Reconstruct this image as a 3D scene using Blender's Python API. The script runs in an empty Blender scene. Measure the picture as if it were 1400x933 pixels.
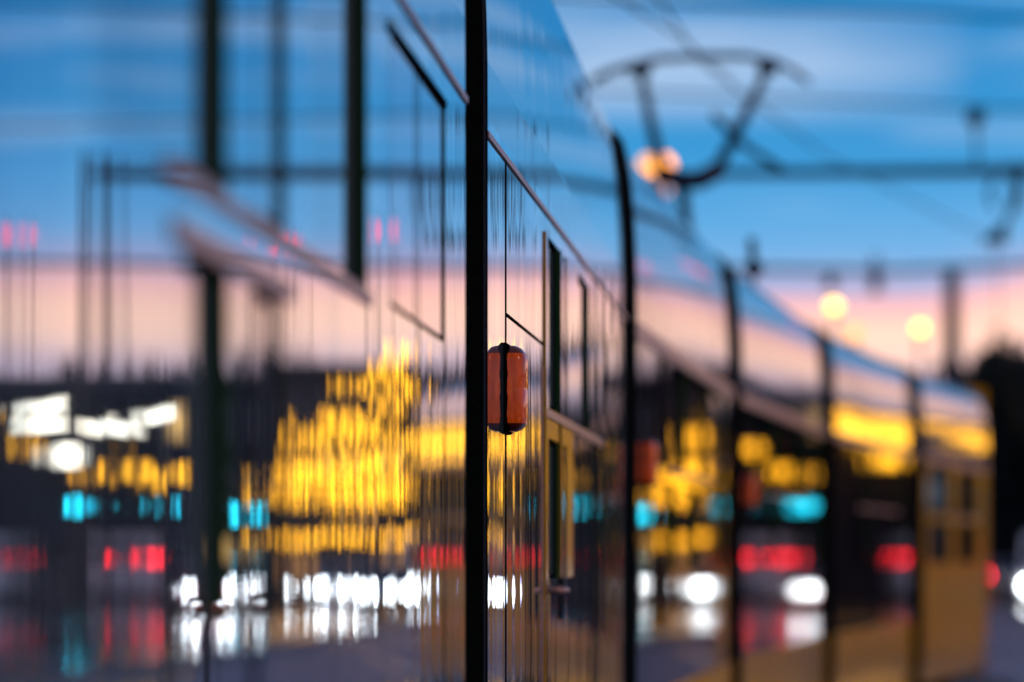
import bpy, bmesh, math, random
from mathutils import Vector, Matrix
random.seed(7)
R = math.radians
sc = bpy.context.scene
C = sc.collection

# ------------------------------------------------------------------ camera
cd = bpy.data.cameras.new('camera'); cam = bpy.data.objects.new('camera', cd); C.objects.link(cam)
cam.location = (0, 0, 1.65); cam.rotation_euler = (R(90), 0, 0)
cd.lens = 135; cd.sensor_width = 36; cd.shift_y = 0.2096
cd.clip_start = 0.1; cd.clip_end = 9000
cd.dof.use_dof = True; cd.dof.focus_distance = 9.75; cd.dof.aperture_fstop = 1.85
sc.camera = cam
# ------------------------------------------------------------------ sky
w = bpy.data.worlds.new('World'); sc.world = w; w.use_nodes = True
nt = w.node_tree; nt.nodes.clear()
def N(t, **k):
    n = nt.nodes.new(t)
    for a, b in k.items(): setattr(n, a, b)
    return n
L = lambda a, b: nt.links.new(a, b)
out = N('ShaderNodeOutputWorld'); add = N('ShaderNodeAddShader'); L(add.outputs[0], out.inputs[0])
bg1 = N('ShaderNodeBackground'); bg1.inputs[1].default_value = 0.05; L(bg1.outputs[0], add.inputs[0])
sky = N('ShaderNodeTexSky'); sky.sky_type = 'NISHITA'; sky.sun_disc = False
sky.sun_elevation = R(-2.0); sky.sun_rotation = R(25); sky.air_density = 1.6; sky.ozone_density = 3
L(sky.outputs[0], bg1.inputs[0])
bg2 = N('ShaderNodeBackground'); bg2.inputs[1].default_value = 1.0; L(bg2.outputs[0], add.inputs[1])
tc = N('ShaderNodeTexCoord'); sep = N('ShaderNodeSeparateXYZ'); L(tc.outputs['Generated'], sep.inputs[0])
mp = N('ShaderNodeMapping'); mp.inputs['Scale'].default_value = (7, 7, 55); L(tc.outputs['Generated'], mp.inputs[0])
nz = N('ShaderNodeTexNoise'); nz.inputs['Scale'].default_value = 1.0; nz.inputs['Detail'].default_value = 4; L(mp.outputs[0], nz.inputs['Vector'])
def M_(op, a, b=None, c=None):
    n = N('ShaderNodeMath', operation=op)
    for i, v in enumerate((a, b, c)):
        if v is None: continue
        if isinstance(v, (int, float)): n.inputs[i].default_value = v
        else: L(v, n.inputs[i])
    return n.outputs[0]
wob = M_('MULTIPLY', M_('SUBTRACT', nz.outputs['Fac'], 0.5), 0.012)
azs = N('ShaderNodeMapRange'); azs.interpolation_type = 'SMOOTHSTEP'; L(M_('ARCTAN2', sep.outputs['X'], sep.outputs['Y']), azs.inputs[0])
azs.inputs[1].default_value = .105; azs.inputs[2].default_value = .15; azs.inputs[3].default_value = .0075; azs.inputs[4].default_value = .0005   # the afterglow stands higher to the right
el = M_('ADD', M_('ADD', sep.outputs['Z'], wob), azs.outputs[0])
rp = N('ShaderNodeValToRGB'); L(M_('MULTIPLY', el, 2.5), rp.inputs[0])      # elevation sine 0..0.4
cr = rp.color_ramp
stops = [(.000, (.10, .09, .16)), (.040, (.30, .28, .48)), (.052, (.80, .58, .66)), (.059, (1.30, .80, .64)),
         (.066, (1.34, .78, .60)), (.0715, (1.12, .58, .58)), (.077, (.42, .46, .74)), (.084, (.18, .46, .82)), (.096, (.10, .40, .78)),
         (.110, (.045, .33, .70)), (.145, (.015, .25, .60)), (.25, (.03, .16, .42)), (1.0, (.09, .10, .20))]
xs = [min(s_[0]*2.5, 1.0) for s_ in stops]
while len(cr.elements) < len(stops): cr.elements.new(0.5)
for e, x, s in zip(cr.elements, xs, stops): e.position = x; e.color = (*s[1], 1)
# pale streaks of cloud high in the band
mp2 = N('ShaderNodeMapping'); mp2.inputs['Scale'].default_value = (9, 9, 90); mp2.inputs['Location'].default_value = (3.1, 0.4, 1.2); L(tc.outputs['Generated'], mp2.inputs[0])
nz2 = N('ShaderNodeTexNoise'); nz2.inputs['Scale'].default_value = 1.0; nz2.inputs['Detail'].default_value = 5; L(mp2.outputs[0], nz2.inputs['Vector'])
mr = N('ShaderNodeMapRange'); mr.interpolation_type = 'SMOOTHSTEP'; L(nz2.outputs['Fac'], mr.inputs[0]); mr.inputs[1].default_value = 0.48; mr.inputs[2].default_value = 0.68
az = M_('ARCTAN2', sep.outputs['X'], sep.outputs['Y'])
def bump1(v, c, h):   # soft bump centred on c with half width h
    return M_('MAXIMUM', M_('SUBTRACT', 1.0, M_('POWER', M_('DIVIDE', M_('SUBTRACT', v, c), h), 2.0)), 0.0)
band = M_('MULTIPLY', bump1(sep.outputs['Z'], 0.126, 0.016), bump1(az, 0.045, 0.075))
cl = M_('ADD', M_('MULTIPLY', mr.outputs[0], 0.34), M_('MULTIPLY', band, M_('MULTIPLY_ADD', nz2.outputs['Fac'], 0.9, 0.25)))
cl = M_('MINIMUM', M_('MULTIPLY', cl, 1.0), 0.8)
mix = N('ShaderNodeMix', data_type='RGBA'); L(cl, mix.inputs[0]); L(rp.outputs[0], mix.inputs[6]); mix.inputs[7].default_value = (0.50, 0.66, 0.90, 1)
# keep the pink strip clean: clouds only above it
gate = N('ShaderNodeMapRange'); L(sep.outputs['Z'], gate.inputs[0]); gate.inputs[1].default_value = 0.076; gate.inputs[2].default_value = 0.10
L(M_('MULTIPLY', cl, gate.outputs[0]), mix.inputs[0])
L(mix.outputs[2], bg2.inputs[0])
# ------------------------------------------------------------------ sun (weak, wide fill lamp added after sunset)
sl = bpy.data.lights.new('sun_fill', 'SUN'); sl.energy = .5; sl.angle = R(15); sl.color = (1, .72, .6)
so = bpy.data.objects.new('sun_fill', sl); C.objects.link(so); so.rotation_euler = (R(68), 0, R(60))
sc.view_settings.view_transform = 'Standard'; sc.view_settings.look = 'None'
sc.view_settings.exposure = 0; sc.view_settings.gamma = 1
sc.cycles.use_denoising = True
sc.cycles.max_bounces = 8; sc.cycles.glossy_bounces = 6; sc.cycles.diffuse_bounces = 2
sc.cycles.caustics_reflective = False; sc.cycles.caustics_refractive = False
sc.cycles.sample_clamp_indirect = 0

# ------------------------------------------------------------------ materials
MATS = {}
def mat(name, col, rough=.5, metal=0., ior=1.5, emit=None, es=0., coat=0., spec=.5, noise=None, bump=None, trans=0.):
    m = bpy.data.materials.new(name); m.use_nodes = True; t = m.node_tree
    b = t.nodes['Principled BSDF']
    b.inputs['Base Color'].default_value = (*col, 1); b.inputs['Roughness'].default_value = rough
    b.inputs['Specular IOR Level'].default_value = spec; b.inputs['Metallic'].default_value = metal; b.inputs['IOR'].default_value = ior
    b.inputs['Coat Weight'].default_value = coat; b.inputs['Coat Roughness'].default_value = .03
    b.inputs['Transmission Weight'].default_value = trans
    if emit: b.inputs['Emission Color'].default_value = (*emit, 1); b.inputs['Emission Strength'].default_value = es
    tcn = t.nodes.new('ShaderNodeTexCoord')
    if noise:      # (scale xyz, amount, second colour)
        mpn = t.nodes.new('ShaderNodeMapping'); mpn.inputs['Scale'].default_value = noise[0]; t.links.new(tcn.outputs['Object'], mpn.inputs[0])
        n = t.nodes.new('ShaderNodeTexNoise'); n.inputs['Scale'].default_value = 1; n.inputs['Detail'].default_value = 6; t.links.new(mpn.outputs[0], n.inputs['Vector'])
        r = t.nodes.new('ShaderNodeMapRange'); r.inputs[1].default_value = .35; r.inputs[2].default_value = .68; t.links.new(n.outputs['Fac'], r.inputs[0])
        x = t.nodes.new('ShaderNodeMix'); x.data_type = 'RGBA'; t.links.new(r.outputs[0], x.inputs[0])
        x.inputs[6].default_value = (*col, 1); x.inputs[7].default_value = (*noise[1], 1); t.links.new(x.outputs[2], b.inputs['Base Color'])
        if len(noise) > 2:
            rr = t.nodes.new('ShaderNodeMapRange'); t.links.new(n.outputs['Fac'], rr.inputs[0]); rr.inputs[1].default_value = .3; rr.inputs[2].default_value = .7
            rr.inputs[3].default_value = noise[2][0]; rr.inputs[4].default_value = noise[2][1]; t.links.new(rr.outputs[0], b.inputs['Roughness'])
    if bump:       # list of (scale xyz, distance)
        prev = None
        for s, d in bump:
            mpn = t.nodes.new('ShaderNodeMapping'); mpn.inputs['Scale'].default_value = s; t.links.new(tcn.outputs['Object'], mpn.inputs[0])
            n = t.nodes.new('ShaderNodeTexNoise'); n.inputs['Scale'].default_value = 1; n.inputs['Detail'].default_value = 1.5; t.links.new(mpn.outputs[0], n.inputs['Vector'])
            bn = t.nodes.new('ShaderNodeBump'); bn.inputs['Distance'].default_value = d; bn.inputs['Strength'].default_value = 1
            t.links.new(n.outputs['Fac'], bn.inputs['Height'])
            if prev: t.links.new(prev.outputs[0], bn.inputs['Normal'])
            prev = bn
        t.links.new(prev.outputs[0], b.inputs['Normal']); t.links.new(prev.outputs[0], b.inputs['Coat Normal'])
    MATS[name] = m; return m
RIP = [((1.3, 0.1, 0.12), .0022), ((3.6, 0.1, 0.3), .0011), ((9, 0.1, .4), .00018)]
RIP2 = [((1.6, 0.1, 0.25), .0016), ((9.0, 0.1, 0.6), .00035)]
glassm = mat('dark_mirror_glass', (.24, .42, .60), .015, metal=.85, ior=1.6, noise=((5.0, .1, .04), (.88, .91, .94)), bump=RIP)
glassf = mat('dark_gloss_panel', (.006, .008, .012), .02, ior=1.5, noise=((2.0, .1, .05), (.03, .02, .02)), bump=RIP2)
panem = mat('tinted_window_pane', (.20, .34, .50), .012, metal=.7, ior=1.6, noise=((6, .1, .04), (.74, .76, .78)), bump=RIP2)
lilac = mat('lilac_film_pane', (.60, .52, .66), .03, metal=.7, ior=1.6, bump=RIP2)
rubber = mat('black_rubber', (.003, .004, .004), .7, spec=0., noise=((3, 3, 40), (.006, .007, .006)))
jamb = mat('dark_green_jamb', (.035, .11, .03), .6, spec=0.)
paint_w = mat('pale_grey_paint', (.42, .40, .50), .05, ior=1.6, metal=.35, coat=.6, bump=RIP)
panef = mat('dark_gloss_pane', (.003, .004, .008), .02, ior=1.4, bump=RIP2)
paint_f = mat('dark_roof_gloss', (.36, .38, .46), .04, ior=1.6, metal=.4, bump=RIP2)
paint_b = mat('blue_grey_roof_paint', (.38, .44, .52), .04, ior=1.6, metal=.45, coat=.6, bump=RIP)
roofm = mat('roof_grey', (.22, .23, .27), .35, noise=((2, 2, 2), (.15, .16, .2)))
yellow = mat('tram_yellow_paint', (.80, .36, .002), .2, ior=1.3, spec=.14, noise=((2, 2, 1.2), (.62, .27, .004)), bump=RIP2)
trimm = mat('rose_metal_trim', (.78, .36, .26), .35, metal=.15, noise=((1, 1, 30), (.5, .26, .22)))
dkmet = mat('dark_galvanised_steel', (.018, .022, .035), .5, metal=.1, spec=.2, noise=((4, 4, 4), (.03, .03, .04)))
pantm = mat('dark_violet_steel', (.03, .02, .045), .4, metal=.5)
carbon = mat('carbon_strip', (.05, .07, .12), .5)
asphalt = mat('wet_asphalt', (.11, .055, .035), .06, spec=.25, noise=((.12, .05, 1), (.06, .035, .025), (.03, .14)), bump=[((3, 1.5, 1), .0006)])
paving = mat('damp_paving', (.17, .12, .12), .3, noise=((.6, .15, 1), (.10, .075, .085), (.2, .5)))
kerbm = mat('kerb_stone', (.25, .22, .22), .5, noise=((3, 3, 3), (.18, .16, .16)))
whitem = mat('road_white_paint', (.7, .7, .68), .4, noise=((2, 2, 1), (.45, .45, .44)))
steel = mat('polished_rail', (.5, .48, .48), .2, metal=1)
barkm = mat('bark', (.06, .045, .035), .9, noise=((6, 6, 2), (.03, .022, .02)))
leafm = mat('dusk_leaves', (.014, .022, .02), .9, spec=.05, noise=((.5, .5, .5), (.035, .045, .04)))
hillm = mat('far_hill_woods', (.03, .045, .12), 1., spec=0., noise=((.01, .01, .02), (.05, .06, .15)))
stone = mat('rendered_wall', (.10, .085, .075), .8, noise=((1, 1, 1), (.16, .14, .13)))
stone2 = mat('blue_grey_wall', (.020, .020, .026), .9, spec=.1, noise=((1, 1, 1), (.014, .014, .02)))
rooft = mat('slate_roof', (.03, .03, .045), .7)
dglass = mat('dark_window', (.02, .025, .035), .05)
E_ = {}
def em(name, col, s, base=(.3, .3, .3)): E_[name] = mat(name, base, .4, emit=col, es=s); return E_[name]
em('warm_bulb_glow', (1, .42, .006), 8); em('bright_amber_glow', (1, .44, .015), 8); em('street_glow', (1, .66, .16), 12)
em('head_glow', (.90, .96, 1), 34); em('tail_glow', (1, .010, .018), 17); em('green_glow', (.01, .70, .95), 14)
em('dim_head_glow', (.9, .8, .75), .7); em('tube_glow', (1, .90, .72), 6); em('shop_glow', (1, .42, .02), .35); em('room_glow', (1, .55, .12), 1.2); em('beacon_glow', (1, .04, .08), 3)
em('signal_red_glow', (1, .03, .03), 12); em('cold_room_glow', (.5, .75, 1), .35)

# ------------------------------------------------------------------ helpers
def tag(o, label=None, cat=None, group=None, kind=None):
    if label: o['label'] = label
    if cat: o['category'] = cat
    if group: o['group'] = group
    if kind: o['kind'] = kind
    return o
def empty(name, loc=(0, 0, 0), rz=0):
    o = bpy.data.objects.new(name, None); C.objects.link(o); o.location = loc; o.rotation_euler = (0, 0, rz); o.empty_display_size = .1
    return o
class MB:
    def __init__(s): s.v = []; s.f = []; s.m = []; s.mats = []; s.sm = []
    def mi(s, m):
        if m not in s.mats: s.mats.append(m)
        return s.mats.index(m)
    def face(s, pts, m, sm=False):
        i = len(s.v); s.v += [tuple(p) for p in pts]; s.f.append(tuple(range(i, i + len(pts)))); s.m.append(s.mi(m)); s.sm.append(sm)
    def box(s, x0, x1, y0, y1, z0, z1, m, b=0):
        if b:
            # chamfer the vertical edges
            pr = [(x0+b, y0), (x1-b, y0), (x1, y0+b), (x1, y1-b), (x1-b, y1), (x0+b, y1), (x0, y1-b), (x0, y0+b)]
            return s.prism(pr, z0, z1, m)
        p = [(x0, y0), (x1, y0), (x1, y1), (x0, y1)]
        s.prism(p, z0, z1, m)
    def prism(s, pr, z0, z1, m):
        i = len(s.v); n = len(pr); k = s.mi(m)
        s.v += [(x, y, z0) for x, y in pr] + [(x, y, z1) for x, y in pr]
        s.f.append(tuple(reversed(range(i, i+n)))); s.f.append(tuple(range(i+n, i+2*n))); s.m += [k, k]; s.sm += [False, False]
        for a in range(n):
            b = (a+1) % n; s.f.append((i+a, i+b, i+n+b, i+n+a)); s.m.append(k); s.sm.append(False)
    def tube(s, pts, rad, m, n=10, cap=True):
        pts = [Vector(p) for p in pts]; k = s.mi(m); base = len(s.v)
        rads = rad if isinstance(rad, (list, tuple)) else [rad]*len(pts)
        for j, p in enumerate(pts):
            t = (pts[min(j+1, len(pts)-1)] - pts[max(j-1, 0)]).normalized()
            a = Vector((0, 0, 1)) if abs(t.z) < .9 else Vector((1, 0, 0))
            u = t.cross(a).normalized(); q = t.cross(u).normalized()
            for c in range(n):
                an = 2*math.pi*c/n; s.v.append(tuple(p + (u*math.cos(an) + q*math.sin(an))*rads[j]))
        for j in range(len(pts)-1):
            for c in range(n):
                a = base+j*n+c; b = base+j*n+(c+1) % n; s.f.append((a, a+n, b+n, b)); s.m.append(k); s.sm.append(True)
        if cap:
            s.f.append(tuple(base+c for c in range(n))); s.m.append(k); s.sm.append(False)
            e = base+(len(pts)-1)*n; s.f.append(tuple(e+c for c in reversed(range(n)))); s.m.append(k); s.sm.append(False)
    def ball(s, c, r, m, n=10, sz=1):
        i = len(s.v); k = s.mi(m); h = n//2
        for a in range(h+1):
            for b in range(n):
                th = math.pi*a/h; ph = 2*math.pi*b/n
                s.v.append((c[0]+r*math.sin(th)*math.cos(ph), c[1]+r*math.sin(th)*math.sin(ph), c[2]+sz*r*math.cos(th)))
        for a in range(h):
            for b in range(n):
                s.f.append((i+a*n+b, i+(a+1)*n+b, i+(a+1)*n+(b+1) % n, i+a*n+(b+1) % n)); s.m.append(k); s.sm.append(True)
    def build(s, name, parent=None, mw=None):
        me = bpy.data.meshes.new(name); me.from_pydata(s.v, [], s.f); me.update()
        for m in s.mats: me.materials.append(m)
        me.polygons.foreach_set('material_index', s.m); me.polygons.foreach_set('use_smooth', s.sm)
        bm = bmesh.new(); bm.from_mesh(me); bmesh.ops.remove_doubles(bm, verts=bm.verts, dist=1e-5)
        bmesh.ops.recalc_face_normals(bm, faces=bm.faces); bm.to_mesh(me); bm.free()
        o = bpy.data.objects.new(name, me); C.objects.link(o)
        if parent: o.parent = parent
        if mw is not None: o.matrix_basis = mw
        return o
def copy_tree(o, parent=None):
    c = o.copy(); C.objects.link(c)
    if parent: c.parent = parent
    for ch in list(o.children): copy_tree(ch, c)
    return c

# ------------------------------------------------------------------ ground, road, platform
def sheet(name, pts, z, m, kind='structure'):
    b = MB(); b.face([(x, y, z) for x, y in pts], m); o = b.build(name); tag(o, kind=kind); return o
sheet('ground', [(-3000, -300), (3000, -300), (3000, 3500), (-3000, 3500)], -.004, asphalt)
sheet('road', [(7.5, -60), (26, -60), (26, 60), (85, 420), (34, 420), (11, 60)], .004, asphalt)
pv = mat('painted_pink_sheen', (.34, .17, .17), .45, spec=.3, noise=((.6, .12, 1), (.20, .10, .13)))  # for an added ground sheet; pink sky reflection put into its base colour
sheet('pink_sheen_sheet', [(6.2, 46), (9.2, 46), (10.75, 60.5), (33.3, 420), (24, 420)], .008, pv)
# platform of the tram stop the camera stands on, to the right of the tram
pb = MB(); pts = [(.1, -4), (3.6, -4), (3.6, 20), (4.8, 27), (6.9, 34), (5.4, 34), (3.6, 28), (1.9, 21.5), (1.2, 16), (.45, 8)]
pb.prism(pts, -.05, .14, paving); o = pb.build('platform'); tag(o, kind='structure')
kb = MB()
for (x0, y0), (x1, y1) in (((7.3, -60), (10.8, 60)), ((10.8, 60), (33.5, 420))):
    kb.prism([(x0, y0), (x0+.25, y0), (x1+.25, y1), (x1, y1)], -.02, .13, kerbm)
o = kb.build('kerb'); tag(o, kind='structure')
mk = MB()
for i in range(46):
    y = 20+i*8; t = (y-60)/360
    xc = 17 if y < 60 else 17+t*42
    x = xc + .0
    mk.face([(x, y, .008), (x+.16, y, .008), (x+.16+(.2 if y > 60 else 0), y+3, .008), (x+(.2 if y > 60 else 0), y+3, .008)], whitem)
o = mk.build('lane_markings'); tag(o, kind='structure')

# ------------------------------------------------------------------ the tram
SEC = [(-.655, 0, 3.7, 8.56), (-.06, 9.22, 4.35, 7.25), (.534, 17.02, 6.94, 6.95), (1.447, 24.5, 9.2, 7.0), (2.66, 32, 11.9, 6.55), (4.14, 39, 13.4, 6.15)]
def frame(k):
    x, y, a, _ = SEC[k]; return Matrix.Translation((x, y, 0)) @ Matrix.Rotation(R(90-a), 4, 'Z')
tram = empty('tram', SEC[1][:2] + (0,), R(90-SEC[1][2]))
tag(tram, 'long yellow tram in six joined cars with mirror-like dark glass side curving away', 'tram')
bpy.context.view_layer.update()
TI = (Matrix.Translation(tram.location) @ Matrix.Rotation(tram.rotation_euler.z, 4, 'Z')).inverted()
def F(k): return TI @ frame(k)
PROF = [(.30, -.10), (.34, -.04), (.60, -.008), (1.0, 0), (2.70, 0), (2.84, -.0005), (2.95, -.003), (3.05, -.0075), (3.16, -.014), (3.25, -.022), (3.33, -.032), (3.40, -.044), (3.455, -.058), (3.485, -.080), (3.54, -.14), (3.585, -.25), (3.62, -.42), (3.65, -1.2)]
def profn(z):
    for (z0, n0), (z1, n1) in zip(PROF, PROF[1:]):
        if z0 <= z <= z1: return n0+(n1-n0)*(z-z0)/(z1-z0)
    return 0
def strip(mb, u0, u1, zs, m, off=0, sm=True, du=.5):
    n = max(1, int((u1-u0)/du))
    for i in range(n):
        a = u0+(u1-u0)*i/n; b = u0+(u1-u0)*(i+1)/n
        for z0, z1 in zip(zs, zs[1:]):
            mb.face([(a, -profn(z0)-off, z0), (b, -profn(z0)-off, z0), (b, -profn(z1)-off, z1), (a, -profn(z1)-off, z1)], m, sm)
def plate(mb, us, zs, opened, out_, inn, mf, ms, pick=None):
    """grid of panels facing out with openings; returns edges as jambs"""
    nu, nz_ = len(us)-1, len(zs)-1
    for i in range(nu):
        for j in range(nz_):
            if opened(i, j): continue
            a, b, c, d = us[i], us[i+1], zs[j], zs[j+1]
            m = pick(i, j) if pick else mf
            mb.face([(a, -out_, c), (b, -out_, c), (b, -out_, d), (a, -out_, d)], m)
            for di, dj, e in ((-1, 0, [(a, c), (a, d)]), (1, 0, [(b, c), (b, d)]), (0, -1, [(a, c), (b, c)]), (0, 1, [(a, d), (b, d)])):
                ii, jj = i+di, j+dj
                if 0 <= ii < nu and 0 <= jj < nz_ and not opened(ii, jj): continue
                mb.face([(e[0][0], -out_, e[0][1]), (e[1][0], -out_, e[1][1]), (e[1][0], -inn, e[1][1]), (e[0][0], -inn, e[0][1])], ms)
REC = .018
def car(k, ups, lows, door=None, deep={}, yel=False):
    """ups / lows: openings along the car (u0,u1) in the upper and lower light row"""
    u0 = -7 if k == 0 else 0
    u1 = SEC[k][3]
    F_ = F(k)
    cat_ = tram
    b = MB(); W = 2.4
    # far side, roof, floor and ends of the shell
    full = [(-n, z) for z, n in PROF]
    far = [(W + n, z) for z, n in reversed(PROF[:-1])]
    loop = full + far
    for i in range(len(loop)-1):
        (y0, z0), (y1, z1) = loop[i], loop[i+1]
        if z0 >= 1.0 and z1 <= 2.70 and y0 < 1: continue
        if y0 < .5 and z0 >= 2.69 and z1 <= 3.46: continue
        if y0 < .5 and z1 <= 1.0: m = yellow
        elif z0 >= 3.4: m = roofm
        else: m = yellow if z0 < 1.05 else paint_b
        b.face([(u0, y0, z0), (u1, y0, z0), (u1, y1, z1), (u0, y1, z1)], m)
    b.face([(u0, .10, .3), (u1, .10, .3), (u1, W-.1, .3), (u0, W-.1, .3)], rubber)
    for u in (u0, u1):
        b.face([(u, max(y, .05) if 1 <= z <= 2.7 and y < .5 else y, z) for y, z in loop], rubber)
    b.face([(u0, .05, 1.0), (u1, .05, 1.0), (u1, .05, 2.7), (u0, .05, 2.7)], rubber)
    shell = b.build('body_shell', cat_, F_)
    q = MB(); strip(q, u0, u1, [2.70, 2.84], paint_w if k < 2 else paint_f, sm=False, du=2); q.build('cant_rail_panel', cat_, F_)
    q = MB(); strip(q, u0, u1, [2.84, 2.95, 3.05, 3.16, 3.25, 3.33, 3.40, 3.455], paint_b if k < 2 else paint_f, du=2); q.build('roof_side_panel', cat_, F_)
    # side cladding: glass skin with recessed lights
    zs = [1.0, 1.04, 1.58, 2.0, 2.09, 2.60, 2.70]
    cuts = sorted({u0, u1, *[x for p in ups+lows for x in p], *([door[0], door[1]] if door else [])})
    def in_(spans, a, c): return any(s <= a+1e-4 and c <= e+1e-4 for s, e in spans)
    def opened(i, j):
        a, c = cuts[i], cuts[i+1]
        return (j == 4 and in_(ups, a, c)) or (j == 2 and in_(lows, a, c))
    def pick(i, j):
        a, c = cuts[i], cuts[i+1]
        if door and in_([door], a, c) and j in (2, 3): return yellow
        if yel: return yellow
        return glassm if k < 2 else glassf
    c_ = MB(); plate(c_, cuts, zs, opened, 0, -.05, glassm, jamb, pick)
    clad = c_.build('side_glazing', cat_, F_)
    for spans, za, zb in ((ups, 2.09, 2.60), (lows, 1.58, 2.0)):
        for s, e in spans:
            d = deep.get((s, e), REC)
            p = MB(); p.face([(s, d, za), (e, d, za), (e, d, zb), (s, d, zb)], panef if k > 1 else lilac if d < .006 else panem)
            wdw = p.build('window_pane', cat_, F_)
            # thin rubber seal round the pane
            q = MB(); t = .012
            for (x0, x1, zz0, zz1) in ((s, e, zb-t, zb), (s, e, za, za+t), (e-.03, e, za+t, zb-t), (s, s+.03, za+t, zb-t)):
                q.box(x0+.001, x1-.001, d-.0012 if d < .006 else d-.006, d+.004, zz0, zz1, rubber)
            sl_ = q.build('window_seal', wdw)
    # sill rail and the trim line above the lights
    t = MB(); h = .015 if k < 2 else .075
    z = 2.655 if k < 2 else 2.62
    pr = .005 if k < 2 else .010
    t.prism([(u0, -pr), (u1, -pr), (u1, -.0004), (u0, -.0004)], z, z+h, trimm)
    t.build('gutter_trim', cat_, F_)
    t = MB(); spans = [door] if door and k == 1 else []
    if k in (0,):
        t.prism([(4.25, -.005), (6.46, -.005), (6.46, -.0005), (4.25, -.0005)], 2.068, 2.09, trimm)
        t.prism([(4.3, -.006), (5.35, -.006), (5.35, -.0005), (4.3, -.0005)], 2.002, 2.03, trimm)
    else:
        a0 = door[0] if door else 2.0
        t.prism([(a0, -.006), (min(a0+3.2, u1), -.006), (min(a0+3.2, u1), -.0005), (a0, -.0005)], 2.06, 2.085, trimm)
    t.build('transom_trim', cat_, F_)
    return shell

# openings measured along each car
car(0, [(3.75, 4.74), (5.0, 5.31), (5.60, 6.41), (6.80, 7.97)], [(4.36, 4.75), (4.95, 5.26)],
    deep={(6.80, 7.97): .003, (5.0, 5.31): .008, (4.36, 4.75): .022, (4.95, 5.26): .007, (3.75, 4.74): .021, (5.60, 6.41): .020})
car(1, [(2.22, 2.71), (2.92, 3.10), (3.72, 4.38)], [(2.22, 2.71), (2.92, 3.10)], door=(2.05, 3.45), deep={(2.92, 3.10): .004, (2.22, 2.71): .015, (3.72, 4.38): .014})
car(2, [(2.1, 3.1), (3.5, 4.6), (5.0, 6.2)], [(1.2, 2.4), (2.8, 3.8), (4.2, 6.2)])
car(3, [(1.0, 2.6), (3.2, 4.8), (5.2, 6.4)], [(1.0, 2.6), (3.2, 4.8), (5.2, 6.4)])
car(4, [(1.0, 2.8), (3.6, 5.6)], [(1.0, 2.8), (3.6, 5.6)])
car(5, [(.7, 2.5), (3.3, 5.0)], [(.7, 2.5), (3.3, 5.0)], yel=True)

def line(k, u0, u1, z0, z1, name='panel_joint', m=rubber, pr=.0025):
    b = MB(); b.box(u0, u1, -pr, -.0003, z0, z1, m); return b.build(name, tram, F(k))
# S1: frame bar over the hinged light, its mullion and edges
line(0, 6.78, 8.0, 2.578, 2.594, 'window_rail', pr=.004)
line(0, 7.36, 7.375, 1.6, 2.575, pr=.0015); line(0, 7.97, 7.985, 1.3, 2.578, pr=.001)
line(0, 4.97, 4.99, 1.2, 2.0, pr=.004)
# S2: seam running through the lamp, horizontal joint, door edge
line(1, .575, .583, 1.0, 2.655, pr=.0022); line(1, .583, 2.0, 2.262, 2.27, pr=.002)
line(1, 2.03, 2.05, 1.0, 2.6, 'door_edge', yellow, .006)
line(1, 2.74, 2.76, 1.45, 2.6, 'door_seal', pr=.005); line(1, 1.92, 1.94, 1.0, 2.2, 'door_seal', trimm, .003)
# handle of the door
hb = MB(); hb.tube([(2.25, -.006, 1.55), (2.25, -.035, 1.545), (2.55, -.035, 1.545), (2.55, -.006, 1.55)], .009, trimm); hb.build('door_handle', tram, F(1))

# side marker lamps
def marker(k, u, label=None):
    lens = mat('amber_lens_%d' % k, (.75, .075, .005), .10, ior=1.4, emit=(1, .12, .002), es=.15, noise=((55, 55, 9), (.10, .006, .002), (.05, .2)), bump=[((50, 50, 12), .004)])  # faint emission stands in for sunset light passing through the lens
    rimlens = mat('dark_lens_rim_%d' % k, (.16, .012, .004), .2, coat=.4)
    zc, h, du, pr = 2.075, .218, .075, .052
    b = MB()
    ring = []
    # half-hull lens: width along the car du, height h, protruding pr, with chamfered corners
    lv = [(-h/2, .55, .45), (-h/2+.006, .80, .72), (-h/2+.020, .97, .93), (-h/2+.035, 1, 1), (-.004, 1, 1), (0, 1, .97), (.004, 1, 1), (h/2-.035, 1, 1), (h/2-.020, .97, .93), (h/2-.006, .80, .72), (h/2, .55, .45)]
    for z, a, c in lv:
        row = []
        for i in range(13):
            t = math.pi*i/12
            x = -math.cos(t); y = math.sin(t)
            x = math.copysign(abs(x)**.55, x); y = y**.45
            row.append((u + x*du*a, -.003 - y*pr*c, zc+z))
        ring.append(row)
    for q_, (r0, r1) in enumerate(zip(ring, ring[1:])):
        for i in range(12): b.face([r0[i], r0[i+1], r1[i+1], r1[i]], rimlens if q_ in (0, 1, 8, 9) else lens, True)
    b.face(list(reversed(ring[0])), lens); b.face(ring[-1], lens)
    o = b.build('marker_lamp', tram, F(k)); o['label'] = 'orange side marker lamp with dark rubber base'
    g = MB()   # rubber gasket with uneven lip
    prev = None
    for j in range(25):
        z = zc - h/2 - .006 + (h+.012)*j/24
        wv = .0095 + .0009*math.sin(j*.9)+.0005*math.sin(j*2.1) + (.003 if j in (2, 22) else .0045 if j in (1, 23) else 0)
        if j in (0, 24): wv = .007
        cur = [(u-du-.004, 0, z), (u-du-.004, -wv, z), (u+du+.004, -wv, z), (u+du+.004, 0, z)]
        if prev:
            for i in range(3): g.face([prev[i], prev[i+1], cur[i+1], cur[i]], rubber)
        else: g.face(cur, rubber)
        prev = cur
    g.face(prev, rubber)
    g.build('lamp_gasket', o)
    ins = MB()   # reflector ribs seen through the lens colour
    for zz in (-.055, .05): ins.box(u+.0, u+du*.9, -pr-.0045, -pr*.9, zc+zz-.022, zc+zz+.022, rubber)
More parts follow.
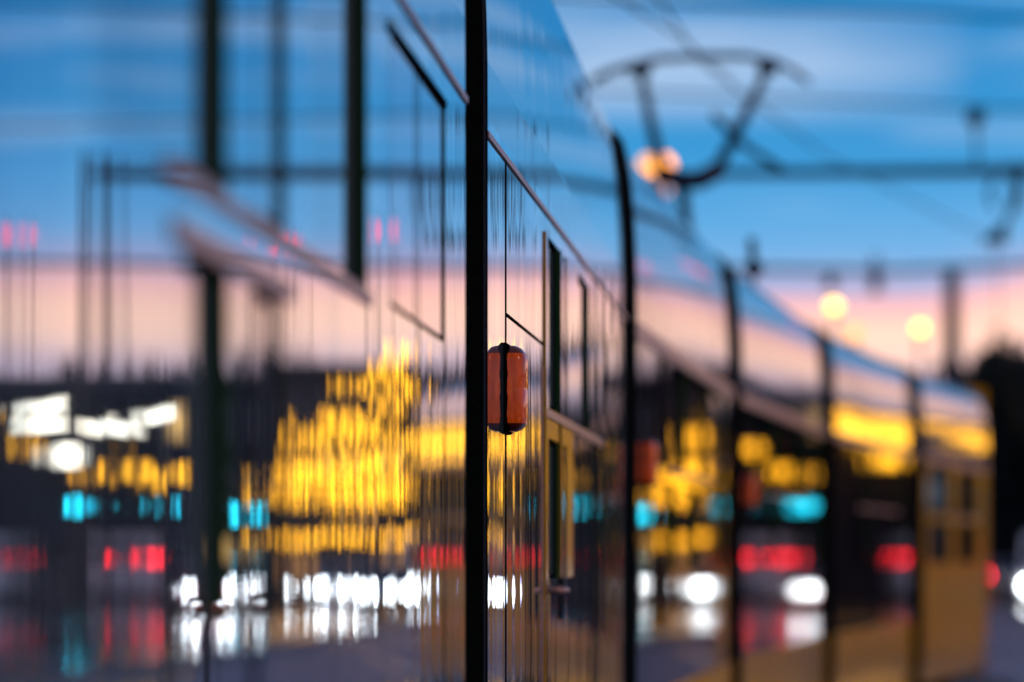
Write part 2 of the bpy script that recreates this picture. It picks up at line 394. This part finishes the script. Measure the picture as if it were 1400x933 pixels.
for k in (1, 2, 3): marker(k, .585 if k == 1 else .66)

# bellows between the cars
for k in range(5):
    A, B = F(k), F(k+1)
    b = MB(); zs_ = [z for z, n in PROF if z >= .3]
    u1 = SEC[k][3]
    npl = 8
    cols = []
    for i in range(npl+1):
        t = i/npl
        col = []
        bulge = (.006, .020, .030, .045, .05)[k]
        for z, n in PROF:
            pa = A @ Vector((u1, -n, z)); pb_ = B @ Vector((0, -n, z))
            p = pa.lerp(pb_, t)
            nrm = (A.to_3x3() @ Vector((0, -1, 0))).normalized()
            off = bulge if 0 < i < npl else .002
            if i == 4: off += .006
            if i in (3, 5): off -= .004
            col.append(p + nrm*off)
        cols.append(col)
    for c0, c1 in zip(cols, cols[1:]):
        for j in range(len(c0)-1): b.face([c0[j], c1[j], c1[j+1], c0[j+1]], rubber)
    # inner closure so no light passes
    pa = [A @ Vector((u1, y, z)) for y, z in ((.2, .35), (2.2, .35), (2.2, 3.35), (.3, 3.35))]
    pb2 = [B @ Vector((0, y, z)) for y, z in ((.2, .35), (2.2, .35), (2.2, 3.35), (.3, 3.35))]
    for i in range(4): b.face([pa[i], pa[(i+1) % 4], pb2[(i+1) % 4], pb2[i]], rubber)
    o = b.build('bellows', tram, Matrix.Identity(4))
    r = MB(); um = [cols[4][j] + (A.to_3x3() @ Vector((0, -.004, 0))) for j in range(2, len(PROF)-3)]
    r.tube(um, .0035, dkmet, 6); r.build('bellows_rib', o)
# wheels under the cars
for k in range(6):
    for u in ((1.6, 3.2) if k else (1.6, 3.2)):
        b = MB(); b.tube([(u, .10, .33), (u, .20, .33)], .30, rubber, 18); b.build('wheel', tram, F(k))
# roof boxes and cab front
for k, a0, a1, hh in ((2, 1.0, 4.2, .12), (3, .8, 2.4, .10), (4, 1.5, 5.0, .14), (5, 1.0, 4.5, .10)):
    b = MB(); b.box(a0, a1, .75, 1.9, 3.60, 3.65+hh, roofm, .08); b.build('roof_box', tram, F(k))
b = MB(); zs2 = [(.3, .0), (.9, .12), (1.2, .10), (2.6, -.05), (3.4, -.45), (3.6, -.9)]
prv = None
for z, d in zs2:
    u = SEC[5][3]
    cur = [(u, .0+.02, z), (u+.25+d*.6, .25, z), (u+.5+d, 1.2, z), (u+.25+d*.6, 2.15, z), (u, 2.38, z)]
    if prv:
        for i in range(4): b.face([prv[i], prv[i+1], cur[i+1], cur[i]], yellow if z <= 1.2 or z > 2.7 else glassm)
    prv = cur
b.build('cab_front', tram, F(5))

# pantograph, raised to the wire (part of the tram)
P = empty('pantograph', (0, 0, 0)); P.parent = tram
def pt(x, y, z): return TI @ Vector((x, y, z))
PX, PY = 1.66, 33.0
def add(name, tubes, m, par=P):
    b = MB()
    for pts, r in tubes: b.tube([pt(*p) for p in pts], r, m, 8)
    return b.build(name, par)
# px -> metres at this distance: 1 px = .006286
X = lambda px: (px-700)/5250*PY
Z = lambda py: 1.65+(760-py)/5250*PY
def arc(x0, z0, x1, z1, sag, y, n=10, up=0):
    return [(x0+(x1-x0)*i/n, y, z0+(z1-z0)*i/n + sag*4*(i/n)*(1-i/n)) for i in range(n+1)]
for dy, zo in ((-.18, 0), (.18, .06)):
    pts = [(X(808), PY+dy, Z(116)+zo), (X(835), PY+dy, Z(103)+zo), (X(868), PY+dy, Z(94)+zo), (X(900), PY+dy, Z(86)+zo), (X(960), PY+dy, Z(82)+zo), (X(1020), PY+dy, Z(82)+zo), (X(1062), PY+dy, Z(90)+zo), (X(1085), PY+dy, Z(102)+zo), (X(1104), PY+dy, Z(116)+zo)]
    add('contact_strip', [(pts, .026)], carbon)
add('head_bracket', [([(X(858), PY, Z(96)), (X(876), PY, Z(94)), (X(890), PY, Z(97))], .055)], pantm)
add('head_bracket', [([(X(1036), PY, Z(92)), (X(1052), PY, Z(90)), (X(1064), PY, Z(94))], .06)], pantm)
add('head_spring', [([(X(876), PY-.18, Z(97)), (X(876), PY+.18, Z(97))], .03)], pantm)
add('head_spring', [([(X(1050), PY-.18, Z(94)), (X(1050), PY+.18, Z(94))], .03)], pantm)
add('upper_arm', [([(X(876), PY, Z(97)), (X(888), PY, Z(160)), (X(906), PY, Z(240))], [.035, .045, .055]), ([(X(1050), PY, Z(94)), (X(1018), PY, Z(160)), (X(976), PY, Z(240))], [.035, .045, .055])], pantm)
add('cross_tube', [([(X(898), PY, Z(236)), (X(930), PY, Z(246)), (X(955), PY, Z(247)), (X(984), PY, Z(232))], .085)], pantm)
add('lower_arm', [([(X(932), PY, Z(246)), (X(946), PY+.8, Z(318)), (X(965), PY+1.4, 3.66)], [.055, .05, .06])], pantm)
add('control_rod', [([(X(985), PY+1.0, Z(140)), (X(1040), PY+2.0, Z(168)), (X(1102), PY+2.2, Z(202))], .035)], dkmet)
add('base_frame', [([(X(935), PY+1.3, 3.72), (X(1010), PY+1.6, 3.72)], .05)], dkmet)

# ------------------------------------------------------------------ track
for off, nm in ((.45, 'rail'), (1.885, 'rail')):
    b = MB()
    for k in range(6):
        M = frame(k)
        a0 = -10 if k == 0 else 0
        e = SEC[k][3]+.55 if k < 5 else 60
        p = [M @ Vector((a0, off, 0)), M @ Vector((e, off, 0)), M @ Vector((e, off+.07, 0)), M @ Vector((a0, off+.07, 0))]
        b.prism([(q.x, q.y) for q in p], .005+.001*k, .03+.001*k, steel)
    o = b.build(nm); tag(o, kind='structure')

# ------------------------------------------------------------------ catenary
def catenary_mast(x, y, h, label, arm=None, r=.11, beacon=None):
    t = empty('catenary_mast', (x, y, 0)); tag(t, label, 'mast', 'steel masts along the tracks')
    b = MB(); b.tube([(0, 0, -.1), (0, 0, .35)], r*1.7, dkmet, 12); b.build('mast_foot', t)
    b = MB(); b.tube([(0, 0, .3), (0, 0, h*.6), (0, 0, h)], [r*1.2, r, r*.8], dkmet, 14); b.build('mast_pole', t)
    if arm:
        x1, za, zb = arm
        b = MB(); b.tube([(0, 0, za), ((x1-x)*.5, 0, (za+zb)/2), (x1-x, 0, zb)], [.10, .09, .07], dkmet, 10); b.build('cantilever_arm', t)
        b = MB(); b.tube([(0, 0, h-.1), ((x1-x)*.55, 0, (za+zb)/2+.08)], .02, dkmet, 8); b.build('stay_rod', t)
    if beacon:
        b = MB(); b.ball((0, -.1, beacon), .19, E_['beacon_glow'], 12); b.build('beacon_light', t)
    return t
m60 = catenary_mast(13.1, 60, 8.05, 'tall steel mast carrying the long horizontal arm over the tram tracks', (3.1, 7.72, 7.62), .15)
b = MB()   # steady tube hanging off the arm in a curve
xx = lambda px: (px-700)/5250*60-13.1
zz = lambda py: 1.65+(760-py)/5250*60
b.tube([(xx(1386), 0, zz(233)), (xx(1392), 0, zz(255)), (xx(1386), 0, zz(285)), (xx(1372), 0, zz(312)), (xx(1358), 0, zz(328))], .09, dkmet, 10)
b.tube([(xx(1360), 0, zz(240)), (xx(1352), 0, zz(262)), (xx(1358), 0, zz(285))], .04, dkmet, 8)
b.build('steady_tube', m60)
b = MB(); b.box(xx(1345), xx(1376), -.1, .1, zz(334), zz(322), dkmet, .02); b.build('wire_clamp', m60)
b = MB(); b.ball((xx(1334), 0, zz(160)), .15, dkmet, 14, 1.1); b.tube([(xx(1334), 0, zz(160)), (xx(1336), 0, zz(233))], .03, dkmet, 8); b.build('insulator', m60)
for x, y, lab in ((15.3, 100, 'slim steel mast with red beacon in front of the amber-lit hall'), (18.6, 104, 'slim steel mast with red beacon right of the amber-lit hall'), (24.9, 100, 'slim steel mast with red beacon standing alone by the road')):
    catenary_mast(x, y, 10.6, lab, None, .09, 10.2)
catenary_mast(12.6, 110, 9.95, 'thick dark mast rising over the far trees by the end of the tram', None, .27)
def wire(name, pts, r, label, grp='overhead wires'):
    b = MB(); b.tube(pts, r, dkmet, 6); o = b.build(name); tag(o, label, 'wire', grp); return o
def pw(px, py, y): return ((px-700)/5250*y, y, 1.65+(760-py)/5250*y)
wire('overhead_wire', [(-.3, 14, 4.9), pw(958, 84, 33), pw(1130, 214, 46), pw(1360, 330, 60), (11.5, 90, 6.2), (20, 150, 6.1)], .012, 'contact wire running from above the tram over the pantograph and off to the right')
wire('overhead_wire', [pw(830, -10, 22), pw(930, 52, 30), pw(1000, 110, 38)], .009, 'thin sloping wire crossing the sky left of the pantograph')
wire('span_wire', [pw(700, -10, 55), pw(1000, 8, 56), pw(1250, 18, 57), pw(1400, 26, 58), (16, 60, 10.6)], .03, 'highest cross wire near the top of the sky')
wire('span_wire', [pw(700, 118, 70), pw(1050, 135, 70), pw(1400, 150, 70), (24, 72, 9.8)], .03, 'cross wire just above the bracket arm')
wire('span_wire', [pw(960, 367, 85), pw(1200, 371, 85), pw(1420, 362, 85), (26, 85, 8.4)], .07, 'lowest cross wire over the end of the tram, carrying two hanging signals')
def hang(px, py0, py1, y, w_, label, m):
    x, yy, z1 = pw(px, py0, y); z0 = pw(px, py1, y)[2]
    t = empty('hanging_signal', (x, yy, z0)); tag(t, label, 'signal', 'signals hanging from the cross wire')
    b = MB(); b.box(-w_/2, w_/2, -.12, .12, 0, z1-z0-.15, m, .04); b.build('signal_box', t)
    b = MB(); b.tube([(0, 0, z1-z0-.15), (0, 0, z1-z0+.1)], .04, dkmet); b.build('hanger', t)
    b = MB(); b.tube([(0, -.12, .25), (0, -.20, .25)], w_*.32, dglass, 12); b.build('signal_lens', t)
darkred = mat('dull_red_housing', (.12, .03, .06), .5)
hang(1197, 352, 402, 84.8, .24, 'dull red signal box hanging from the lowest cross wire', darkred)
hang(1135, 372, 396, 84.8, .26, 'small grey signal box hanging from the lowest cross wire', dkmet)
# small insulator on a stub post on the roof of the tram
b = MB(); x, y, z = pw(1031, 368, 27.5); p = TI @ Vector((x, y, z)); b.ball(p, .075, pantm, 12, .8); b.tube([p, TI @ Vector((x-.02, y, 3.5))], .02, pantm, 8); b.tube([p, TI @ Vector((x-.02, y, z+.22))], .03, dkmet, 8); b.build('roof_insulator', tram)

# ------------------------------------------------------------------ street lamps
def street_lamp(x, y, z, label, glow, r=.2):
    t = empty('street_lamp', (x, y, 0)); tag(t, label, 'street lamp', 'lit street lamps')
    b = MB(); b.tube([(0, 0, -.05), (0, 0, 1.0), (0, 0, z-.35)], [.11, .08, .05], dkmet, 10); b.build('lamp_post', t)
    b = MB(); b.ball((0, 0, z), r, glow, 14, 1.05); b.build('lamp_globe', t)
    b = MB(); b.tube([(0, 0, z-.38), (0, 0, z-r*.95)], [.05, .12], dkmet, 10); b.build('globe_holder', t)
    b = MB(); b.tube([(0, 0, z+r*.96), (0, 0, z+r*1.15)], [.1, .03], dkmet, 10); b.build('lamp_cap', t)
    return t
sg = E_['street_glow']; wg = em('amber_lamp_glow', (1, .32, .0), 5); pale = em('pale_street_glow', (1, .42, .08), 2.2); yel_ = em('yellow_street_glow', (1, .60, .08), 6)
for px, py, y, lab, g, r in ((906, 228, 62, 'bright amber street lamp glowing beside the base of the pantograph', wg, .18), (886, 226, 70, 'peach street lamp partly hidden behind the amber one at the pantograph', pale, .16),
        (1140, 419, 98, 'brightest yellow street lamp, left of the others above the end of the tram', yel_, .15), (1258, 449, 107, 'yellow street lamp right of the others above the end of the tram', yel_, .15),
        (1168, 456, 112, 'dim yellow street lamp between the two brighter ones', pale, .21)):
    x, yy, z = pw(px, py, y); street_lamp(x, yy, z, lab, g, r)
x, yy, z = pw(907, 258, 66); street_lamp(x, yy, z, 'faint orange street lamp lowest at the base of the pantograph', em('faint_glow', (1, .4, .2), 1.5), .12)
# ------------------------------------------------------------------ amber-lit halls
def hall(x0, x1, y, h, d, label, name='market_hall'):
    t = empty(name, ((x0+x1)/2, y, 0)); tag(t, label, 'hall'); w2 = (x1-x0)/2
    b = MB(); b.box(-w2, w2, .3, d, 0, h, stone if name == 'none' else stone2); b.build('wall', t)
    b = MB(); b.prism([(-w2-.3, -.1), (w2+.3, -.1), (w2+.3, d+.3), (-w2-.3, d+.3)], h, h+.25, rooft); b.build('roof', t)
    n = int((x1-x0)/1.1)
    for fz in range(3 if name == 'station_hall' else 0, int(h/2.0)):
        for i in range(n):
            xa = -w2+.25+i*(2*w2-.3)/n
            f = MB(); f.box(xa, xa+.75, .22, .298, .5+fz*2.0, 1.9+fz*2.0, dkmet); fo = f.build('window_frame', t)
            f = MB(); f.box(xa+.06, xa+.69, .19, .218, .56+fz*2.0, 1.84+fz*2.0, E_['shop_glow'] if (i*7+fz*3) % 5 < 2 and fz < 3 else dglass); f.build('window_pane', fo)
    return t
hall(20.8, 26.0, 141, 8.6, 6, 'two-storey market hall with amber windows behind strings of bulbs')
hall(39.6, 44.6, 152, 8.4, 9, 'wide hall with glowing amber windows at the far right of the road', 'station_hall')
bulb_me = {}
def festoon(x0, z0, x1, z1, y, n, r, glow, label, sag=.35, jit=.12):
    t = empty('bulb_string', (x0, y, z0)); tag(t, label, 'bulb string', 'strings of warm bulbs on the halls')
    key = (r, glow.name)
    if key not in bulb_me:
        b = MB(); b.ball((0, 0, 0), r, glow, 10, 1.2); o = b.build('bulb'); bulb_me[key] = o.data; bpy.data.objects.remove(o)
    pts = []
    for i in range(n):
        s = i/(n-1); pts.append(((x1-x0)*s, 0, (z1-z0)*s - sag*4*s*(1-s)))
    b = MB(); b.tube([(p[0], 0, p[2]+r*1.2) for p in pts], .015, rubber, 5); b.build('cable', t)
    for p in pts:
        o = bpy.data.objects.new('bulb', bulb_me[key]); C.objects.link(o); o.parent = t
        o.location = (p[0]+random.uniform(-jit, jit), random.uniform(-.05, .05), p[2]+random.uniform(-jit, jit)*1.5)
A_ = E_['warm_bulb_glow']
order = ['first', 'second', 'third', 'fourth', 'fifth', 'sixth', 'seventh', 'eighth', 'ninth', 'tenth', 'last']
def bulb_column(x, y, ztop, zbot, glow, label):
    t = empty('bulb_string', (x, y, ztop)); tag(t, label, 'bulb string', 'strings of warm bulbs on the halls')
    b = MB(); b.tube([(0, 0, 0), (0, 0, zbot-ztop)], .015, rubber, 5); b.build('cable', t)
    z = 0
    while ztop+z > zbot:
        rr = random.choice((.08, .11, .14, .17))
        key = (rr, glow.name)
        if key not in bulb_me:
            q = MB(); q.ball((0, 0, 0), rr, glow, 10, 2.0); o = q.build('bulb'); bulb_me[key] = o.data; bpy.data.objects.remove(o)
        o = bpy.data.objects.new('bulb', bulb_me[key]); C.objects.link(o); o.parent = t; o.location = (random.uniform(-.07, .07), -.1, z)
        mid = 4.0 < ztop+z < 5.5
        z -= random.uniform(.5, .8) if mid else random.uniform(.8, 1.9)
for i in range(11):
    x = 20.5+i*.55+random.uniform(-.12, .12); top = 9.5-i*.52+random.uniform(-.5, .5)
    bulb_column(x, 140.2, min(top, 9.3), random.choice((2.9, 3.3, 3.8)), A_, '%s hanging bulb column from the left on the market hall' % order[i])
festoon(20.6, 2.35, 26.0, 2.25, 139.9, 9, .15, A_, 'low string of warm bulbs along the foot of the market hall', .05, .1)
hs = [(5.9, 40, 42.4, 4), (6.6, 39.9, 44.4, 7), (7.1, 39.9, 44.6, 6), (8.2, 40.6, 46.2, 6)]
for (z, a, b_, n), rn in zip(hs, ('lowest', 'lower middle', 'upper middle', 'topmost')):
    festoon(a, z, b_, z+.1, 151.2, n, .27, E_['bright_amber_glow'], '%s string of large bulbs on the wide far hall' % rn, .2, .25)
# amber lamps over the road
for x, z, nm in ((31.2, 4.9, 'leftmost'), (32.3, 4.6, 'second'), (33.1, 5.0, 'third'), (34.3, 5.9, 'fourth and tallest'), (35.2, 4.7, 'fifth'), (37.6, 6.0, 'rightmost')):
    street_lamp(x, 149, z, '%s of the low amber street lamps in a row at the far junction' % nm, A_, .24)


# ------------------------------------------------------------------ traffic lights
def traffic_light(x, y, z, state, label):
    t = empty('traffic_light', (x, y, 0)); tag(t, label, 'traffic light', 'traffic lights at the junction')
    b = MB(); b.tube([(0, 0, -.05), (0, 0, z-.55)], .08, dkmet, 10); b.build('pole', t)
    b = MB(); b.box(-.24, .24, 0, .25, z-.55, z+1.15, rubber, .04); b.build('signal_head', t)
    for i, (nm, zz_) in enumerate((('green', z), ('amber', z+.45), ('red', z+.9))):
        g = E_['green_glow'] if (nm == 'green' and state == 'green') else E_['signal_red_glow'] if (nm == 'red' and state == 'red') else dglass
        b = MB(); b.tube([(0, -.012, zz_), (0, -.04, zz_)], .20, g, 14); b.build('lens', t)
for x, z, nm in ((27.0, 3.2, 'leftmost'), (30.2, 3.5, 'second'), (33.4, 3.5, 'rightmost')):
    traffic_light(x, 141, z, 'green', '%s green traffic light from the left at the junction' % nm)

# ------------------------------------------------------------------ vehicles
def vehicle(kind, x, y, rz, paint, label, grp, lit='front'):
    """y axis local: front towards -y"""
    t = empty(kind, (x, y, 0), rz); tag(t, label, 'bus' if kind == 'city_bus' else 'van' if kind == 'white_van' else 'car', grp)
    if kind == 'city_bus':
        W, Lg = 1.25, 11.; prof = [(0, .35), (0, 1.2), (.12, 2.9), (.4, 3.1), (Lg-.3, 3.1), (Lg, 2.9), (Lg, .35)]; gl = (1.25, 2.6); tz = 1.75
    elif kind == 'white_van':
        W, Lg = 1.0, 5.4; prof = [(0, .3), (0, .95), (.9, 1.25), (1.7, 2.15), (2.0, 2.4), (Lg, 2.4), (Lg+.05, .3)]; gl = (1.35, 2.0); tz = 1.55
    else:
        W, Lg = .88, 4.3; prof = [(0, .28), (0, .68), (.9, .90), (1.6, 1.38), (2.0, 1.46), (3.2, 1.42), (4.0, .98), (Lg, .9), (Lg, .3)]; gl = (.92, 1.36); tz = .88
    b = MB()
    n = len(prof)
    for s in (-1, 1):
        b.face([(s*(W-(.1 if z > 1.1 and kind == 'parked_car' else 0)), yy, z) for yy, z in prof], paint)
    for (y0, z0), (y1, z1) in zip(prof, prof[1:]+prof[:1]):
        w0 = W-(.1 if z0 > 1.1 and kind == 'parked_car' else 0); w1 = W-(.1 if z1 > 1.1 and kind == 'parked_car' else 0)
        b.face([(-w0, y0, z0), (w0, y0, z0), (w1, y1, z1), (-w1, y1, z1)], paint)
    b.build('body', t)
    for s in (-1, 1):
        b = MB(); b.box(min(s*(W+.004), s*(W-.06)), max(s*(W+.004), s*(W-.06)), Lg*.32, Lg*.86, gl[0], gl[1], dglass); b.build('side_window', t)
    b = MB()
    if kind == 'city_bus': b.box(-W+.1, W-.1, -.02, .1, 1.3, 2.7, dglass)
    elif kind == 'white_van': b.face([(-.85, .92, 1.30), (.85, .92, 1.30), (.8, 1.66, 2.14), (-.8, 1.66, 2.14)], dglass)
    else: b.face([(-.76, .93, .93), (.76, .93, .93), (.68, 1.57, 1.375), (-.68, 1.57, 1.375)], dglass)
    b.build('windscreen', t)
    if kind != 'parked_car':
        b = MB(); b.box(-W+.15, W-.15, Lg-.05, Lg+.07, gl[0]+.2, gl[1], dglass); b.build('rear_window', t)
    for s in (-1, 1):
        b = MB(); b.ball((s*(W-.27), -.02, .62 if kind != 'city_bus' else .75), .16, E_['head_glow'] if lit == 'front' else E_['dim_head_glow'] if lit == 'dim' else dglass, 12); b.build('headlight', t)
        b = MB(); b.box(s*(W-.2)-.16, s*(W-.2)+.16, Lg-.02, Lg+.075, tz-.12, tz+.12, E_['tail_glow']); b.build('taillight', t)
        for yy in (Lg*.2, Lg*.8):
            q = MB(); q.tube([(s*(W-.2), yy, .33), (s*(W+.015), yy, .33)], .33, rubber, 16); wh = q.build('wheel', t)
            q = MB(); q.tube([(s*(W+.016), yy, .33), (s*(W+.022), yy, .33)], .19, steel, 12); q.build('rim', wh)
    return t
silver = mat('silver_car_paint', (.35, .36, .38), .2, metal=.4, coat=.6); dark = mat('dark_car_paint', (.02, .022, .03), .15, coat=.8)
redp = mat('red_car_paint', (.3, .02, .02), .2, coat=.8); whitep = mat('white_van_paint', (.75, .75, .74), .3, coat=.4); bluep = mat('blue_bus_paint', (.03, .10, .3), .3, coat=.4)
colour = {'silver': silver, 'dark': dark, 'red': redp}
cars = [(16.3, 108, 'dark'), (19.9, 121, 'silver'), (22.2, 112, 'red'), (26.6, 135, 'dark'), (22.6, 137, 'silver')]
vehicle('white_van', 18.6, 133, R(-12), whitep, 'white van with headlights on between two oncoming cars', 'cars coming towards the tram stop with headlights on')
for i, (x, y, c) in enumerate(cars):
    vehicle('oncoming_car', x, y, R(-12), colour[c], '%s car with headlights on, %s in the oncoming queue' % (c, ['first', 'second', 'third', 'last', 'rearmost'][i]), 'cars coming towards the tram stop with headlights on')
for i, (x, y) in enumerate(((32.6, 151), (36.9, 149))):
    vehicle('white_van', x, y-5.4, R(-12)+math.pi, whitep, 'white van braking at the junction, %s from the left' % ['first', 'second'][i], 'vans waiting with brake lights on', lit='rear')
vehicle('white_van', 22.6, 172, math.pi+R(-12), whitep, 'white van driving away on the road past the end of the tram', 'vans waiting with brake lights on', lit='rear').location = (24.4, 168, 0)
vehicle('leaving_car', 19.0, 157, R(-12)+math.pi, redp, 'red car with tail lights on beside the far white van', 'cars seen past the tram end', lit='rear')
vehicle('oncoming_car', 21.6, 166, R(-9), silver, 'silver car with dim white headlights at the right edge past the tram end', 'cars seen past the tram end', lit='dim')

# ------------------------------------------------------------------ added shelter, its white tubes standing in for the tram's interior lights
sh = empty('added_shelter', (5.75, 28, .0)); tag(sh, 'added open shelter with flat roof and white tubes standing in for tram interior lights', 'shelter')
for x in (-1.0, 1.0):
    for y in (-.8, .8): b = MB(); b.tube([(x, y, 0), (x, y, 2.9)], .035, dkmet, 10); b.build('post', sh)
b = MB(); b.box(-1.1, 1.1, -.9, .9, 2.9, 2.935, dkmet, .05); b.build('shelter_roof', sh)
for i, (x, y, z) in enumerate(((-.95, -.9, 2.66), (-.55, -.6, 2.58), (-.15, -.9, 2.72), (-.05, -.6, 2.60), (.35, -.9, 2.74), (.55, -.5, 2.62), (.9, -.9, 2.60))):
    b = MB(); b.box(-.13-.03*(i % 2), .13, 0, .07, -.024, .024, E_['tube_glow'], .02); o = b.build('tube_light', sh); o.location = (x, y, z); o.rotation_euler = (0, R((12, -9, 16, 5, -14, 10, 18)[i]), 0)
b = MB(); b.box(-.42, -.22, -.9, -.85, 2.30, 2.44, E_['tube_glow']); b.build('lit_panel', sh)
b = MB(); b.tube([(-.32, -.87, 2.44), (-.32, -.87, 2.9)], .01, dkmet, 6); b.build('panel_hanger', sh)

# ------------------------------------------------------------------ blocks behind
def block(x0, x1, y, h, m, label, lit):
    t = empty('apartment_block', ((x0+x1)/2, y, 0)); tag(t, label, 'building', 'blocks beyond the road'); w2 = (x1-x0)/2
    b = MB(); b.box(-w2, w2, 0, 12, 0, h, m); b.build('wall', t)
    b = MB(); b.prism([(-w2-.3, -.3), (w2+.3, -.3), (w2+.3, 12.3), (-w2-.3, 12.3)], h, h+.4, rooft); b.build('roof', t)
    k = 0
    for fz in range(int(h/3)):
        for i in range(int(2*w2/2.6)):
            xa = -w2+.7+i*2.6; z0 = 1+fz*3
            f = MB(); f.box(xa, xa+1.3, -.06, -.003, z0, z0+1.5, whitem); fo = f.build('window_frame', t)
            g = lit[k % len(lit)]; k += 1
            f = MB(); f.box(xa+.08, xa+1.22, -.09, -.063, z0+.08, z0+1.42, E_['room_glow'] if g == 1 else E_['cold_room_glow'] if g == 2 else dglass); f.build('window_pane', fo)
block(27.5, 38.0, 172, 9.4, stone2, 'dark blue-grey apartment block with few lit windows behind the junction', [0, 0, 1, 0, 0, 2, 0, 0, 0])
block(56, 74, 180, 10.5, stone, 'pale rendered apartment block at the right end of the road', [0, 1, 0, 0, 1, 0, 2])

# ------------------------------------------------------------------ trees
leaf_protos = []
def crown_mesh(seed, n=2600):
    rnd = random.Random(seed); b = MB()
    cl_ = [(rnd.gauss(0, .42), rnd.gauss(0, .42), rnd.uniform(-.75, .85), rnd.uniform(.25, .48)) for _ in range(18)]
    for i in range(n):
        cx, cy, cz, cr_ = rnd.choice(cl_)
        v = Vector((rnd.gauss(0, 1), rnd.gauss(0, 1), rnd.gauss(0, 1))).normalized()*cr_*rnd.uniform(.5, 1.05)
        p = Vector((cx, cy, cz)) + v
        a = Vector((rnd.gauss(0, 1), rnd.gauss(0, 1), rnd.gauss(0, 1))).normalized(); c = a.cross(v).normalized(); s = rnd.uniform(.05, .105)
        b.face([p-a*s, p+c*s*.7, p+a*s, p-c*s*.7], leafm)
    return b
protos = []
for s in (1, 2, 3):
    o = crown_mesh(s).build('crown'); protos.append(o.data); bpy.data.objects.remove(o)
desc = ['tall round', 'narrow dark', 'broad spreading', 'low bushy', 'uneven', 'dense', 'leaning', 'thin-topped']
k = 0
for i in range(26):
    x = 21 + i*3.3 + random.uniform(-.7, .7); y = 196 + random.uniform(-8, 14); h = random.uniform(10.6, 12.8)
    if i < 4: x, y, h = 21.4+i*1.8, 186+i*3, (11.8, 12.8, 12.2, 12.6)[i]
    t = empty('tree', (x, y, 0)); tag(t, '%s tree, %s in the far dark tree line beyond the road' % (desc[i % 8], ['first', 'second', 'third', 'fourth', 'fifth', 'sixth', 'seventh', 'eighth', 'ninth', 'tenth', 'eleventh', 'twelfth', 'thirteenth', 'fourteenth', 'fifteenth', 'sixteenth', 'seventeenth', 'eighteenth', 'nineteenth', 'twentieth', 'twenty-first', 'twenty-second', 'twenty-third', 'twenty-fourth', 'twenty-fifth', 'last'][i]), 'tree', 'trees in the line beyond the road')
    b = MB(); b.tube([(0, 0, -.1), (.1, 0, h*.3), (0, .1, h*.75)], [.28, .2, .07], barkm, 8)
    for q in range(5):
        a = q*1.26; b.tube([(0.05, 0, h*(.3+.07*q)), (math.cos(a)*1.3, math.sin(a)*1.3, h*(.48+.07*q))], [.1, .03], barkm, 6)
    b.build('trunk', t)
    o = bpy.data.objects.new('crown', protos[i % 3]); C.objects.link(o); o.parent = t
    o.location = (0, 0, h*.52); o.scale = (2.7, 2.7, h*.42); o.rotation_euler = (0, 0, i*1.3)
hb = MB()
prev = None
for i in range(61):
    a = R(-25+i*1.2); d = 1900; h = 62+16*math.sin(i*.55)+9*math.sin(i*1.7+1)+5*math.sin(i*4.1)
    cur = [(d*.93*math.sin(a), d*.93*math.cos(a), -2), (d*math.sin(a), d*math.cos(a), h), (d*1.2*math.sin(a), d*1.2*math.cos(a), h*1.08), (d*1.5*math.sin(a), d*1.5*math.cos(a), -2)]
    if prev:
        for j in range(3): hb.face([prev[j], cur[j], cur[j+1], prev[j+1]], hillm, True)
    prev = cur
tag(hb.build('hills'), kind='structure')
# dark hedge mass under the trees
hg = MB(); rnd = random.Random(5)
for i in range(5200):
    x = rnd.uniform(17, 110); y = 182+rnd.uniform(-1.5, 1.5); z = abs(rnd.gauss(0, 2.6))
    if z > 6.5: continue
    a = Vector((rnd.gauss(0, 1), rnd.gauss(0, 1), rnd.gauss(0, 1))).normalized(); c = a.cross(Vector((0, 1, .3))).normalized(); s = rnd.uniform(.22, .45); p = Vector((x, y, z))
    hg.face([p-a*s, p+c*s, p+a*s, p-c*s], leafm)
hb2 = hg.build('hedge'); tag(hb2, 'dark overgrown hedge along the foot of the far trees', 'hedge', kind='stuff')
